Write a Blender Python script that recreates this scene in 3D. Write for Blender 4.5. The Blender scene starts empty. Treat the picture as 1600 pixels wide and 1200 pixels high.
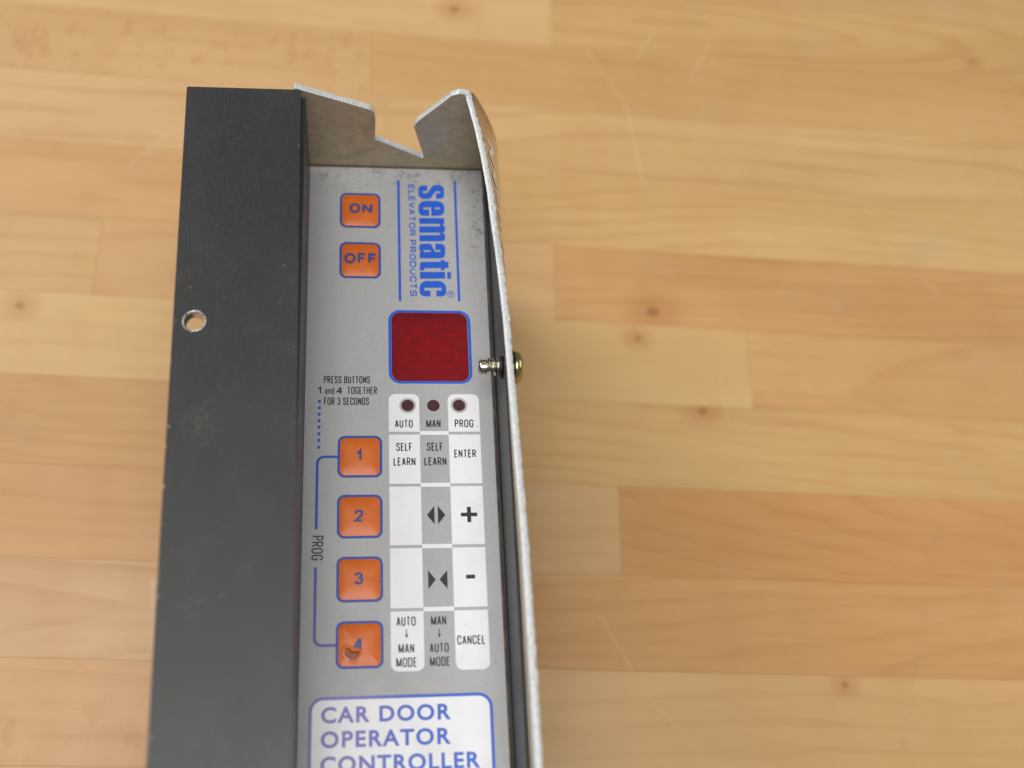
import bpy, bmesh, math, random
from mathutils import Vector, Matrix
from mathutils.geometry import tessellate_polygon
random.seed(7)
MM = 0.001
C = bpy.context.scene.collection
sc = bpy.context.scene

# ------------------------------------------------------------------ camera, world, lamps, exposure
cam_d = bpy.data.cameras.new('camera'); cam = bpy.data.objects.new('camera', cam_d); C.objects.link(cam)
cam.matrix_world = Matrix(((0.99260849, -0.04847486, -0.11125907, -0.05562953),
                           (-0.00228015, 0.9091535, -0.41645494, -0.20822747),
                           (0.12133916, 0.4136304, 0.90232295, 0.45116147),
                           (0, 0, 0, 1)))
cam_d.sensor_width = 36; cam_d.lens = 1867.735 / 1600 * 36
cam_d.clip_start = 0.01; cam_d.clip_end = 50
cam_d.dof.use_dof = True; cam_d.dof.focus_distance = 0.388; cam_d.dof.aperture_fstop = 5.8
sc.camera = cam

w = bpy.data.worlds.new('World'); sc.world = w; w.use_nodes = True
bg = w.node_tree.nodes['Background']; bg.inputs[0].default_value = (0.97, 0.97, 1.0, 1); bg.inputs[1].default_value = 0.20

def area(name, loc, target, sx, sy, power, col):
    l = bpy.data.lights.new(name, 'AREA'); l.shape = 'RECTANGLE'; l.size = sx; l.size_y = sy; l.energy = power; l.color = col
    o = bpy.data.objects.new(name, l); C.objects.link(o); o.location = loc
    o.rotation_euler = (Vector(target) - Vector(loc)).to_track_quat('-Z', 'Y').to_euler()
    return o
area('window_light', (-1.75, 0.95, 1.60), (0, 0, 0.05), 1.4, 1.3, 31, (1.0, 0.985, 0.96))
area('ceiling_light', (-0.14, -0.34, 1.45), (0, 0, 0.05), 0.9, 0.9, 14.5, (1.0, 0.985, 0.97))

area('side_fill_light', (1.35, 0.25, 0.75), (0, 0, 0.08), 0.9, 0.8, 3.2, (1.0, 0.98, 0.95))  # unseen fill lamp, added to brighten the strokes on the cover's outer face

sc.view_settings.view_transform = 'Standard'; sc.view_settings.look = 'None'
sc.view_settings.exposure = 0.0; sc.view_settings.gamma = 1.0

# ------------------------------------------------------------------ helpers
def lin(r, g, b):
    f = lambda c: (c / 255 / 12.92) if c / 255 <= .04045 else ((c / 255 + .055) / 1.055) ** 2.4
    return (f(r), f(g), f(b), 1)

def link(o, parent=None, label=None, cat=None, kind=None, group=None):
    C.objects.link(o)
    if parent: o.parent = parent
    if label: o['label'] = label
    if cat: o['category'] = cat
    if kind: o['kind'] = kind
    if group: o['group'] = group
    return o

def mesh_obj(name, verts, faces, mats, parent=None, smooth=False, bevel=0, **k):
    me = bpy.data.meshes.new(name); me.from_pydata([Vector(v) * MM for v in verts], [], faces); me.validate()
    for m in (mats if isinstance(mats, (list, tuple)) else [mats]): me.materials.append(m)
    bm = bmesh.new(); bm.from_mesh(me); bmesh.ops.recalc_face_normals(bm, faces=bm.faces); bm.to_mesh(me); bm.free()
    if smooth: me.polygons.foreach_set('use_smooth', [True] * len(me.polygons))
    o = bpy.data.objects.new(name, me)
    if bevel:
        b = o.modifiers.new('bevel', 'BEVEL'); b.width = bevel * MM; b.segments = 2; b.limit_method = 'ANGLE'; b.angle_limit = math.radians(40)
        b.harden_normals = False
    return link(o, parent, **k)

def flip_up(o):
    """make flat print face upward"""
    me = o.data
    bm = bmesh.new(); bm.from_mesh(me); bm.normal_update()
    for f in bm.faces:
        if f.normal.z < 0: f.normal_flip()
    bm.to_mesh(me); bm.free(); return o

# panel coordinates: u to the right, v towards the viewer's side of the picture (down), h above the keypad face, all mm
H0 = 90.23
def P(u, v, h=0): return (u, -v, H0 + h)

def fillet(pts, n=6):
    """polygon corners rounded; pts = (x, y, r)"""
    out = []; N = len(pts)
    for i in range(N):
        x, y, r = pts[i]
        a = Vector(pts[i - 1][:2]); b = Vector((x, y)); c = Vector(pts[(i + 1) % N][:2])
        if r <= 0.001: out.append((x, y)); continue
        d1, d2 = a - b, c - b; l1, l2 = d1.length, d2.length; d1 /= l1; d2 /= l2
        ang = d1.angle(d2)
        t = r / math.tan(ang / 2); tm = min(t, l1 * .495, l2 * .495)
        p1 = b + d1 * tm; p2 = b + d2 * tm
        for k in range(n + 1):
            s = k / n
            # rational quadratic (conic) towards a circular arc
            wgt = math.sin(ang / 2); den = (1 - s) ** 2 + 2 * wgt * s * (1 - s) + s * s
            q = (p1 * (1 - s) ** 2 + b * (2 * wgt * s * (1 - s)) + p2 * s * s) / den
            out.append((q.x, q.y))
    return out

def rrect(u0, u1, v0, v1, r, n=8): return fillet([(u0, v0, r), (u1, v0, r), (u1, v1, r), (u0, v1, r)], n)
def circle(u, v, r, n=40, ry=None): return [(u + r * math.cos(2 * math.pi * k / n), v + (ry or r) * math.sin(2 * math.pi * k / n)) for k in range(n)]

def flat(name, loops, h, mat, parent, t=0.0, **k):
    """printed shape: polygon with holes at height h (thickness t if given)"""
    loops = [list(l) for l in loops]
    vs = [p for l in loops for p in l]
    tri = tessellate_polygon([[Vector((x, y, 0)) for x, y in l] for l in loops])
    faces = [tuple(f) for f in tri]; verts = [P(x, y, h) for x, y in vs]
    if t:
        n = len(vs); verts += [P(x, y, h - t) for x, y in vs]
        faces += [tuple(i + n for i in reversed(f)) for f in tri]
        s = 0
        for l in loops:
            m = len(l)
            for i in range(m): faces.append((s + i, s + (i + 1) % m, s + (i + 1) % m + n, s + i + n))
            s += m
    o = mesh_obj(name, verts, faces, mat, parent, **k)
    return o if t else flip_up(o)

def box(name, u0, u1, v0, v1, h0, h1, mat, parent, bevel=.15, **k):
    vs = [P(u, v, h) for h in (h0, h1) for v in (v0, v1) for u in (u0, u1)]
    fs = [(0, 1, 3, 2), (4, 5, 7, 6), (0, 1, 5, 4), (2, 3, 7, 6), (0, 2, 6, 4), (1, 3, 7, 5)]
    return mesh_obj(name, vs, fs, mat, parent, bevel=bevel, **k)

def text(name, s, u0, u1, v0, v1, h, mat, parent, weight=.02, rot=False, spacing=1.0, **k):
    cu = bpy.data.curves.new('t', 'FONT'); cu.body = s; cu.size = 1; cu.offset = weight; cu.space_character = spacing; cu.resolution_u = 5
    ob = bpy.data.objects.new('t', cu); C.objects.link(ob)
    dg = bpy.context.evaluated_depsgraph_get(); dg.update()
    me = bpy.data.meshes.new_from_object(ob.evaluated_get(dg))
    bpy.data.objects.remove(ob); bpy.data.curves.remove(cu)
    xs = [v.co.x for v in me.vertices]; ys = [v.co.y for v in me.vertices]
    x0, x1, y0, y1 = min(xs), max(xs), min(ys), max(ys)
    for v in me.vertices:
        a = (v.co.x - x0) / (x1 - x0); b = (v.co.y - y0) / (y1 - y0)
        if rot: u, vv = u0 + b * (u1 - u0), v0 + a * (v1 - v0)
        else: u, vv = u0 + a * (u1 - u0), v1 - b * (v1 - v0)
        v.co = Vector(P(u, vv, h)) * MM
    me.name = name; me.materials.clear(); me.materials.append(mat)
    o = link(bpy.data.objects.new(name, me), parent, **k)
    return flip_up(o)

# grotesque capitals as stroke skeletons in a unit box; third number = corner rounding (1 = full)
GL = {
 'A': (1.0, [([(0, 0, 0), (.46, 1.0, 0)], 0), ([(.54, 1.0, 0), (1, 0, 0)], 0), ([(.2, .31, 0), (.8, .31, 0)], 0)]),
 'B': (1.0, [([(0, 0, 0), (0, 1, 0), (.96, 1, 1), (.96, .53, 1), (0, .53, 0)], 0), ([(0, .53, 0), (1, .53, 1), (1, 0, 1), (-.0, 0, 0), (0, .3, 0)], 0)]),
 'C': (1.0, [([(1, .68, 0), (1, 1, 1), (0, 1, 1), (0, 0, 1), (1, 0, 1), (1, .32, 0)], 0)]),
 'D': (1.0, [([(0, 0, 0), (0, 1, 0), (1, 1, 1), (1, 0, 1)], 1)]),
 'E': (.86, [([(1, 1, 0), (0, 1, 0), (0, 0, 0), (1, 0, 0)], 0), ([(0, .53, 0), (.9, .53, 0)], 0)]),
 'F': (.82, [([(1, 1, 0), (0, 1, 0), (0, -.0, 0)], 0), ([(0, .51, 0), (.88, .51, 0)], 0)]),
 'G': (1.05, [([(1, .72, 0), (1, 1, 1), (0, 1, 1), (0, 0, 1), (1, 0, .8), (1, .46, 0), (.55, .46, 0)], 0)]),
 'H': (1.0, [([(0, 0, 0), (0, 1, 0)], 0), ([(1, 0, 0), (1, 1, 0)], 0), ([(0, .52, 0), (1, .52, 0)], 0)]),
 'L': (.82, [([(0, 1, 0), (0, 0, 0), (1, 0, 0)], 0)]),
 'M': (1.3, [([(0, 0, 0), (0, 1, 0)], 0), ([(1, 0, 0), (1, 1, 0)], 0), ([(.03, .98, 0), (.48, .03, 0)], 0), ([(.97, .98, 0), (.52, .03, 0)], 0)]),
 'N': (1.0, [([(0, 0, 0), (0, 1, 0)], 0), ([(1, 0, 0), (1, 1, 0)], 0), ([(.03, .96, 0), (.97, .04, 0)], 0)]),
 'O': (1.08, [([(0, 0, 1), (0, 1, 1), (1, 1, 1), (1, 0, 1)], 1)]),
 'P': (.95, [([(0, 0, 0), (0, 1, 0), (1, 1, 1), (1, .46, 1), (0, .46, 0)], 0)]),
 'R': (1.0, [([(0, 0, 0), (0, 1, 0), (.97, 1, 1), (.97, .49, 1), (0, .49, 0)], 0), ([(.5, .49, 0), (1, 0, 0)], 0)]),
 'S': (.98, [([(.96, .74, 0), (.96, 1, 1), (.02, 1, 1), (.02, .55, .9), (1, .47, .9), (1, 0, 1), (0, 0, 1), (0, .27, 0)], 0)]),
 'T': (.98, [([(0, 1, 0), (1, 1, 0)], 0), ([(.5, 1, 0), (.5, 0, 0)], 0)]),
 'U': (1.0, [([(0, 1, 0), (0, 0, 1), (1, 0, 1), (1, 1, 0)], 0)]),
 'V': (1.0, [([(0, 1, 0), (.47, 0, 0)], 0), ([(1, 1, 0), (.53, 0, 0)], 0)]),
 '1': (.42, [([(0, .74, 0), (.55, .82, .6), (.95, 1, 0), (.95, 0, 0)], 0)]),
 '2': (.95, [([(0, .70, 0), (0, 1, 1), (1, 1, 1), (1, .60, .8), (0, 0, 0), (1, 0, 0)], 0)]),
 '3': (.95, [([(.02, .78, 0), (.02, 1, 1), (.94, 1, 1), (.94, .53, 1), (.38, .53, 0)], 0), ([(.38, .53, 0), (1, .53, 1), (1, 0, 1), (0, 0, 1), (0, .24, 0)], 0)]),
 '4': (1.0, [([(.74, 0, 0), (.74, 1, 0)], 0), ([(.70, .97, 0), (0, .28, 0), (1, .28, 0)], 0)]),
 'a': (.8, [([(.05, .50, 0), (.05, .70, 1), (.92, .70, 1), (.92, 0, 0)], 0), ([(.92, .38, 0), (0, .38, 1), (0, 0, 1), (.92, 0, .6)], 0)]),
 'n': (.78, [([(0, 0, 0), (0, .72, 0)], 0), ([(0, .5, 0), (0, .70, 1), (1, .70, 1), (1, 0, 0)], 0)]),
 'd': (.82, [([(1, 0, 0), (1, 1, 0)], 0), ([(0, 0, 1), (0, .70, 1), (1, .70, .8), (1, 0, .8)], 1)]),
}
def round_path(pts, closed, n=5):
    out = []; N = len(pts)
    for i in range(N):
        x, y, r = pts[i]
        if r <= 0 or (not closed and i in (0, N - 1)): out.append(Vector((x, y))); continue
        a = Vector(pts[i - 1][:2]); b = Vector((x, y)); c = Vector(pts[(i + 1) % N][:2])
        l1, l2 = (a - b).length, (c - b).length; t_ = r * .5 * min(l1, l2) if True else 0
        # legs may round as far as half of the neighbouring edge (whole edge at a free end)
        m1 = l1 * (.98 if (not closed and i == 1) else .5); m2 = l2 * (.98 if (not closed and i == N - 2) else .5)
        p1 = b + (a - b) / l1 * min(m1, r * min(l1, l2) * .5 if True else m1); p2 = b + (c - b) / l2 * min(m2, r * min(l1, l2) * .5)
        if r >= .8:
            rr = min(l1, l2) * .5 * r
            k1 = min(m1, rr * 1.15); k2 = min(m2, rr * 1.15); p1 = b + (a - b) / l1 * k1; p2 = b + (c - b) / l2 * k2
        for k in range(n + 1):
            s_ = k / n; den = (1 - s_) ** 2 + 2 * .707 * s_ * (1 - s_) + s_ * s_
            out.append((p1 * (1 - s_) ** 2 + b * (2 * .707 * s_ * (1 - s_)) + p2 * s_ * s_) / den)
    res = [out[0]]
    for p in out[1:]:
        if (p - res[-1]).length > 1e-4: res.append(p)
    if closed and (res[0] - res[-1]).length < 1e-4: res.pop()
    return res
def thicken(path, closed, t_):
    N = len(path); L, R = [], []
    for i in range(N):
        if closed or 0 < i < N - 1: d1 = (path[i] - path[i - 1]).normalized(); d2 = (path[(i + 1) % N] - path[i]).normalized()
        elif i == 0: d1 = d2 = (path[1] - path[0]).normalized()
        else: d1 = d2 = (path[-1] - path[-2]).normalized()
        n1 = Vector((-d1.y, d1.x)); n2 = Vector((-d2.y, d2.x)); b = (n1 + n2)
        if b.length < 1e-6: b = n1
        b.normalize(); k = min(1 / max(.2, b.dot(n1)), 2.4)
        L.append(path[i] + b * k * t_ / 2); R.append(path[i] - b * k * t_ / 2)
    return L, R
def strokes_text(name, s, u0, u1, v0, v1, h, mat, parent, t_=.4, rot=False, gap=.34, tv=None, **k):
    """grotesque lettering filling the box; t_ = stroke width in mm"""
    adv = []; x = 0
    for c in s:
        if c == ' ': x += .62; continue
        wd = GL[c][0]; adv.append((c, x, wd)); x += wd + gap
    tot = adv[-1][1] + adv[-1][2]
    W_, H_ = (v1 - v0, u1 - u0) if rot else (u1 - u0, v1 - v0)
    sc_ = W_ / tot; verts, faces = [], []; q = 0
    for c, x, wd in adv:
        gw = wd * sc_ - t_; gh = H_ - t_; ox = x * sc_ + t_ / 2; oy = t_ / 2
        for pts, closed in GL[c][1]:
            sk = round_path([(ox + px * gw, oy + py * gh, r) for px, py, r in pts], closed)
            L, R = thicken(sk, closed, t_); base = len(verts); n_ = len(sk); hh = h + q * .004; q = (q + 1) % 5
            for p in L + R:
                u, vv = (u0 + p.y, v0 + p.x) if rot else (u0 + p.x, v1 - p.y)
                verts.append(P(u, vv, hh))
            for i in range(n_ if closed else n_ - 1): j = (i + 1) % n_; faces.append((base + i, base + j, base + n_ + j, base + n_ + i))
    return flip_up(mesh_obj(name, verts, faces, mat, parent, **k))

# ------------------------------------------------------------------ node helpers
class NT:
    def __init__(s, name):
        s.m = bpy.data.materials.new(name); s.m.use_nodes = True; s.t = s.m.node_tree; s.b = s.t.nodes['Principled BSDF']
    def n(s, typ, **k):
        nd = s.t.nodes.new(typ)
        for a, v in k.items():
            if a == 'ins':
                for i, x in v.items():
                    if hasattr(x, 'node'): s.t.links.new(x, nd.inputs[i])
                    else: nd.inputs[i].default_value = x
            else: setattr(nd, a, v)
        return nd
    def L(s, a, b): s.t.links.new(a, b)
    def math(s, op, a, b=0.0, c=None, clamp=False):
        nd = s.t.nodes.new('ShaderNodeMath'); nd.operation = op; nd.use_clamp = clamp
        for i, x in enumerate((a, b, c)):
            if x is None: continue
            if hasattr(x, 'node'): s.t.links.new(x, nd.inputs[i])
            else: nd.inputs[i].default_value = x
        return nd.outputs[0]
    def noise(s, vec, scale, detail=3, rough=.5, out=0):
        nd = s.n('ShaderNodeTexNoise'); s.L(vec, nd.inputs['Vector']); nd.inputs['Scale'].default_value = scale
        nd.inputs['Detail'].default_value = detail; nd.inputs['Roughness'].default_value = rough; return nd.outputs[out]
    def mapping(s, vec, scale=(1, 1, 1), loc=(0, 0, 0), rot=(0, 0, 0)):
        nd = s.n('ShaderNodeMapping'); s.L(vec, nd.inputs[0]); nd.inputs['Scale'].default_value = scale
        nd.inputs['Location'].default_value = loc; nd.inputs['Rotation'].default_value = rot; return nd.outputs[0]
    def step(s, x, lo, hi, a=0.0, b=1.0):
        nd = s.n('ShaderNodeMapRange'); nd.interpolation_type = 'SMOOTHSTEP'
        s.L(x, nd.inputs[0]); nd.inputs[1].default_value = lo; nd.inputs[2].default_value = hi; nd.inputs[3].default_value = a; nd.inputs[4].default_value = b
        return nd.outputs[0]
    def mix(s, f, a, b, blend='MIX'):
        nd = s.n('ShaderNodeMix'); nd.data_type = 'RGBA'; nd.blend_type = blend
        for sock, x in ((nd.inputs[0], f), (nd.inputs[6], a), (nd.inputs[7], b)):
            if hasattr(x, 'node'): s.L(x, sock)
            else: sock.default_value = x
        return nd.outputs[2]
    def bump(s, h, strength=.2, dist=.0002):
        nd = s.n('ShaderNodeBump'); s.L(h, nd.inputs['Height']); nd.inputs['Strength'].default_value = strength; nd.inputs['Distance'].default_value = dist
        s.L(nd.outputs[0], s.b.inputs['Normal'])
    def set(s, **k):
        names = dict(color='Base Color', rough='Roughness', metal='Metallic', spec='Specular IOR Level', coat='Coat Weight', coatr='Coat Roughness')
        for a, v in k.items():
            i = s.b.inputs[names[a]]
            if hasattr(v, 'node'): s.L(v, i)
            else: i.default_value = v
        return s
    def obj(s): return s.n('ShaderNodeTexCoord').outputs['Object']

def specks(t, vec, scale, radius, density, seed=0.0):
    """sparse round-ish specks from a voronoi field"""
    v = t.n('ShaderNodeTexVoronoi'); t.L(t.mapping(vec, loc=(seed, seed * 1.7, seed * .3)), v.inputs['Vector']); v.inputs['Scale'].default_value = scale
    d = t.step(v.outputs['Distance'], radius * .6, radius, 1, 0)
    sel = t.n('ShaderNodeSeparateColor'); t.L(v.outputs['Color'], sel.inputs[0])
    keep = t.math('GREATER_THAN', sel.outputs[0], 1 - density)
    return t.math('MULTIPLY', d, keep)

# ------------------------------------------------------------------ materials
def mat_ink(name, rgb, rough=.45):
    t = NT(name); n = t.noise(t.obj(), 3000, 2)
    t.set(color=t.mix(t.step(n, .35, .75, 0, .18), lin(*rgb), lin(*[min(255, c + 45) for c in rgb])), rough=rough); return t.m
M_blue = mat_ink('blue_ink', (22, 88, 205)); M_dark = mat_ink('black_ink', (24, 27, 38)); M_navy = mat_ink('navy_border_ink', (32, 72, 158))
def mat_white():
    t = NT('white_print'); o = t.obj(); n = t.noise(o, 70, 4, .65)
    col = t.mix(t.step(n, .42, .72, 0, .5), lin(242, 243, 246), lin(230, 230, 226))
    col = t.mix(t.math('MULTIPLY', specks(t, o, 330, .07, .12, 5.5), .8), col, lin(90, 88, 86))
    t.set(color=col, rough=t.step(n, .3, .7, .36, .5)); return t.m
M_white = mat_white()
M_btn_ink = mat_ink('button_legend_ink', (62, 72, 128)); M_ledring = mat_ink('grey_ring_print', (180, 181, 180))

def mat_fade():
    # ink worn from blue on the right to violet on the left of the title block
    t = NT('faded_blue_violet_ink'); sx = t.n('ShaderNodeSeparateXYZ'); t.L(t.obj(), sx.inputs[0])
    f = t.step(sx.outputs[0], -.060, -.030)
    t.set(color=t.mix(f, lin(136, 120, 188), lin(56, 100, 204)), rough=.45); return t.m
M_fade = mat_fade()
def mat_fade2():
    t = NT('worn_bracket_ink'); sx = t.n('ShaderNodeSeparateXYZ'); t.L(t.obj(), sx.inputs[0])
    f = t.step(sx.outputs[1], -.085, -.045)
    t.set(color=t.mix(f, lin(92, 86, 165), lin(36, 84, 180)), rough=.45); return t.m
M_bracket = mat_fade2()

def mat_panel():
    t = NT('grey_polycarbonate_faceplate'); o = t.obj()
    sx = t.n('ShaderNodeSeparateXYZ'); t.L(o, sx.inputs[0])
    grain = t.noise(o, 2600, 2, .6)
    blot = t.noise(o, 60, 4, .6)
    col = t.mix(t.step(grain, .3, .7), lin(172, 173, 173), lin(184, 185, 185))
    col = t.mix(t.step(blot, .45, .8, 0, .25), col, lin(150, 152, 152))
    # grime on the right strip; at the far end grime plus painted flange shade
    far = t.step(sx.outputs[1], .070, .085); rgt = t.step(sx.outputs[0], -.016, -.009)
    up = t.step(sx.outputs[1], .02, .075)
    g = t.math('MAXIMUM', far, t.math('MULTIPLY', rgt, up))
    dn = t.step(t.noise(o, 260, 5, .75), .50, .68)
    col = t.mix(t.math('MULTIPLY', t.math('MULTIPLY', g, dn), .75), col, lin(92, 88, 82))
    sp = t.math('MAXIMUM', specks(t, o, 420, .11, .05, 3.1), t.math('MULTIPLY', specks(t, o, 700, .22, .5, 1.3), t.math('MULTIPLY', rgt, up)))
    col = t.mix(t.math('MULTIPLY', sp, .75), col, lin(58, 56, 54))
    t.set(color=col, rough=t.step(blot, .3, .8, .42, .58), spec=.45)
    t.bump(grain, .15, .00003); return t.m
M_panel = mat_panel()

def mat_orange():
    t = NT('orange_keycap_film'); o = t.obj(); n = t.noise(o, 2200, 2, .6); b = t.noise(o, 170, 3)
    col = t.mix(t.step(b, .3, .7), lin(216, 104, 20), lin(222, 113, 32))
    col = t.mix(t.math('MULTIPLY', specks(t, o, 520, .2, .06, 9.), .7), col, lin(120, 60, 30))
    t.set(color=col, rough=.42, spec=.6); t.bump(n, .5, .00005); return t.m
M_orange = mat_orange()
def mat_torn():
    t = NT('torn_film_inside'); n = t.noise(t.obj(), 900, 4)
    t.set(color=t.mix(t.step(n, .35, .65), lin(146, 70, 16), lin(172, 88, 22)), rough=.35); return t.m
M_torn = mat_torn()
t = NT('tear_edge_shade'); t.set(color=lin(98, 48, 26), rough=.5); M_tear_shade = t.m  # shade painted along the tear's upper rim so the hole looks deeper
t = NT('frayed_film_edge'); t.set(color=lin(222, 188, 178), rough=.4); M_fray = t.m

def mat_black(name, seed, streaks=True, edge=None):
    t = NT(name); o = t.obj()
    fine = t.noise(t.mapping(o, (2200, 500, 2200)), 1, 3, .6) if streaks else t.noise(o, 2500, 3, .6)
    blot = t.noise(t.mapping(o, (26, 14, 26)), 1, 4, .6)
    col = t.mix(t.step(fine, .3, .75), lin(37, 38, 37), lin(43, 43, 43))
    col = t.mix(t.step(blot, .42, .72, 0, .5), col, lin(60, 57, 60))
    # dusty patches
    d = t.math('MULTIPLY', t.step(t.noise(o, 46, 2, .5), .60, .72), t.step(t.noise(o, 1300, 4, .8), .5, .68))
    col = t.mix(t.math('MULTIPLY', d, .5), col, lin(118, 108, 92))
    s1 = specks(t, o, 300, .065, .08, seed); s2 = specks(t, o, 620, .09, .06, seed + 4)
    col = t.mix(t.math('MULTIPLY', t.math('MAXIMUM', s1, s2), .8), col, lin(168, 162, 148))
    metal = 0.0
    if edge is not None:   # chips to bare aluminium on the left and far edges, sheet coordinates in metres
        sx = t.n('ShaderNodeSeparateXYZ'); t.L(o, sx.inputs[0])
        left = t.math('SUBTRACT', sx.outputs[0], t.math('MULTIPLY_ADD', sx.outputs[1], edge[1], edge[0]))
        near = t.step(left, 0.0, .0008, 1, 0)
        far = t.step(t.math('SUBTRACT', edge[2], sx.outputs[1]), 0.0, .0007, 1, 0)
        e = t.math('MULTIPLY', t.math('MAXIMUM', near, far), t.step(t.noise(o, 420, 3, .7), .66, .69))
        col = t.mix(e, col, lin(205, 200, 192))
    t.set(color=col, rough=t.step(fine, .2, .8, .38, .48), spec=.5)
    t.bump(fine, .25, .00003); return t.m
M_plate = mat_black('black_anodised_flange', 2.0, True, (-.10405, -.0118, .0832))
M_black = mat_black('black_anodised_wall', 7.0)
M_rail = mat_black('charcoal_rail', 11.0)

def mat_bare(name, a, b, rough, scale=(1200, 1200, 1200), bumpy=.5, metal=1.0):
    t = NT(name); o = t.obj(); n = t.noise(t.mapping(o, scale), 1, 4, .65); big = t.noise(o, 90, 4, .6)
    col = t.mix(t.step(n, .3, .7), lin(*a), lin(*b)); col = t.mix(t.step(big, .5, .75, 0, .35), col, lin(*[int(c * .72) for c in a]))
    t.set(color=col, rough=rough, metal=metal); t.bump(n, bumpy, .00006); return t.m
M_zinc = mat_bare('galvanised_sheet_inside', (184, 168, 138), (202, 187, 157), .42, (300, 300, 400), .12, .45)
M_cut = mat_bare('bare_cut_edge', (176, 178, 178), (226, 229, 228), .5, (2200, 1300, 2200), .6, .2)
M_rim = mat_bare('drilled_hole_burr', (176, 172, 168), (226, 224, 222), .28, (1400, 1400, 900), 1.0, .9)
M_steel = mat_bare('zinc_plated_screw', (182, 180, 168), (206, 203, 188), .2, (600, 600, 600), .15)
M_brass = mat_bare('yellow_plated_screw_head', (176, 164, 112), (202, 190, 140), .18, (600, 600, 600), .15)
M_dust = mat_bare('dusty_gasket', (62, 55, 50), (128, 112, 98), .8, (900, 160, 900), .5, .0)

def mat_cover_out():
    t = NT('black_glossy_cover_paint'); o = t.obj(); n = t.noise(o, 180, 3)
    t.set(color=t.mix(t.step(n, .3, .7), lin(40, 36, 34), lin(52, 48, 44)), rough=.14, spec=.9, coat=.6, coatr=.08); return t.m
M_out = mat_cover_out()
t = NT('worn_white_stencil_paint'); t.set(color=lin(238, 234, 230), rough=.5); M_stroke = t.m
t = NT('led_lens'); t.set(color=t.mix(t.step(t.noise(t.obj(), 1500, 2), .3, .7), lin(64, 32, 38), lin(80, 36, 44)), rough=.35); M_led = t.m

def mat_red():
    t = NT('red_display_film'); nt = t.t
    tr = t.n('ShaderNodeBsdfTransparent'); tr.inputs[0].default_value = (.78, .05, .06, 1)
    t.set(color=t.mix(t.step(t.noise(t.obj(), 190, 4, .7), .35, .68), lin(142, 24, 36), lin(166, 24, 36)), rough=.3, spec=.6)
    mx = t.n('ShaderNodeMixShader'); mx.inputs[0].default_value = .50
    t.L(tr.outputs[0], mx.inputs[1]); t.L(t.b.outputs[0], mx.inputs[2]); t.L(mx.outputs[0], nt.nodes['Material Output'].inputs[0]); return t.m
M_red = mat_red()
t = NT('display_board'); t.set(color=t.mix(t.step(t.noise(t.obj(), 160, 3), .3, .7), lin(150, 120, 116), lin(172, 140, 132)), rough=.6); M_board = t.m
t = NT('segment_diffuser'); t.set(color=lin(218, 188, 180), rough=.5); M_seg = t.m
t = NT('display_well'); t.set(color=lin(40, 34, 34), rough=.6); M_well = t.m

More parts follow.
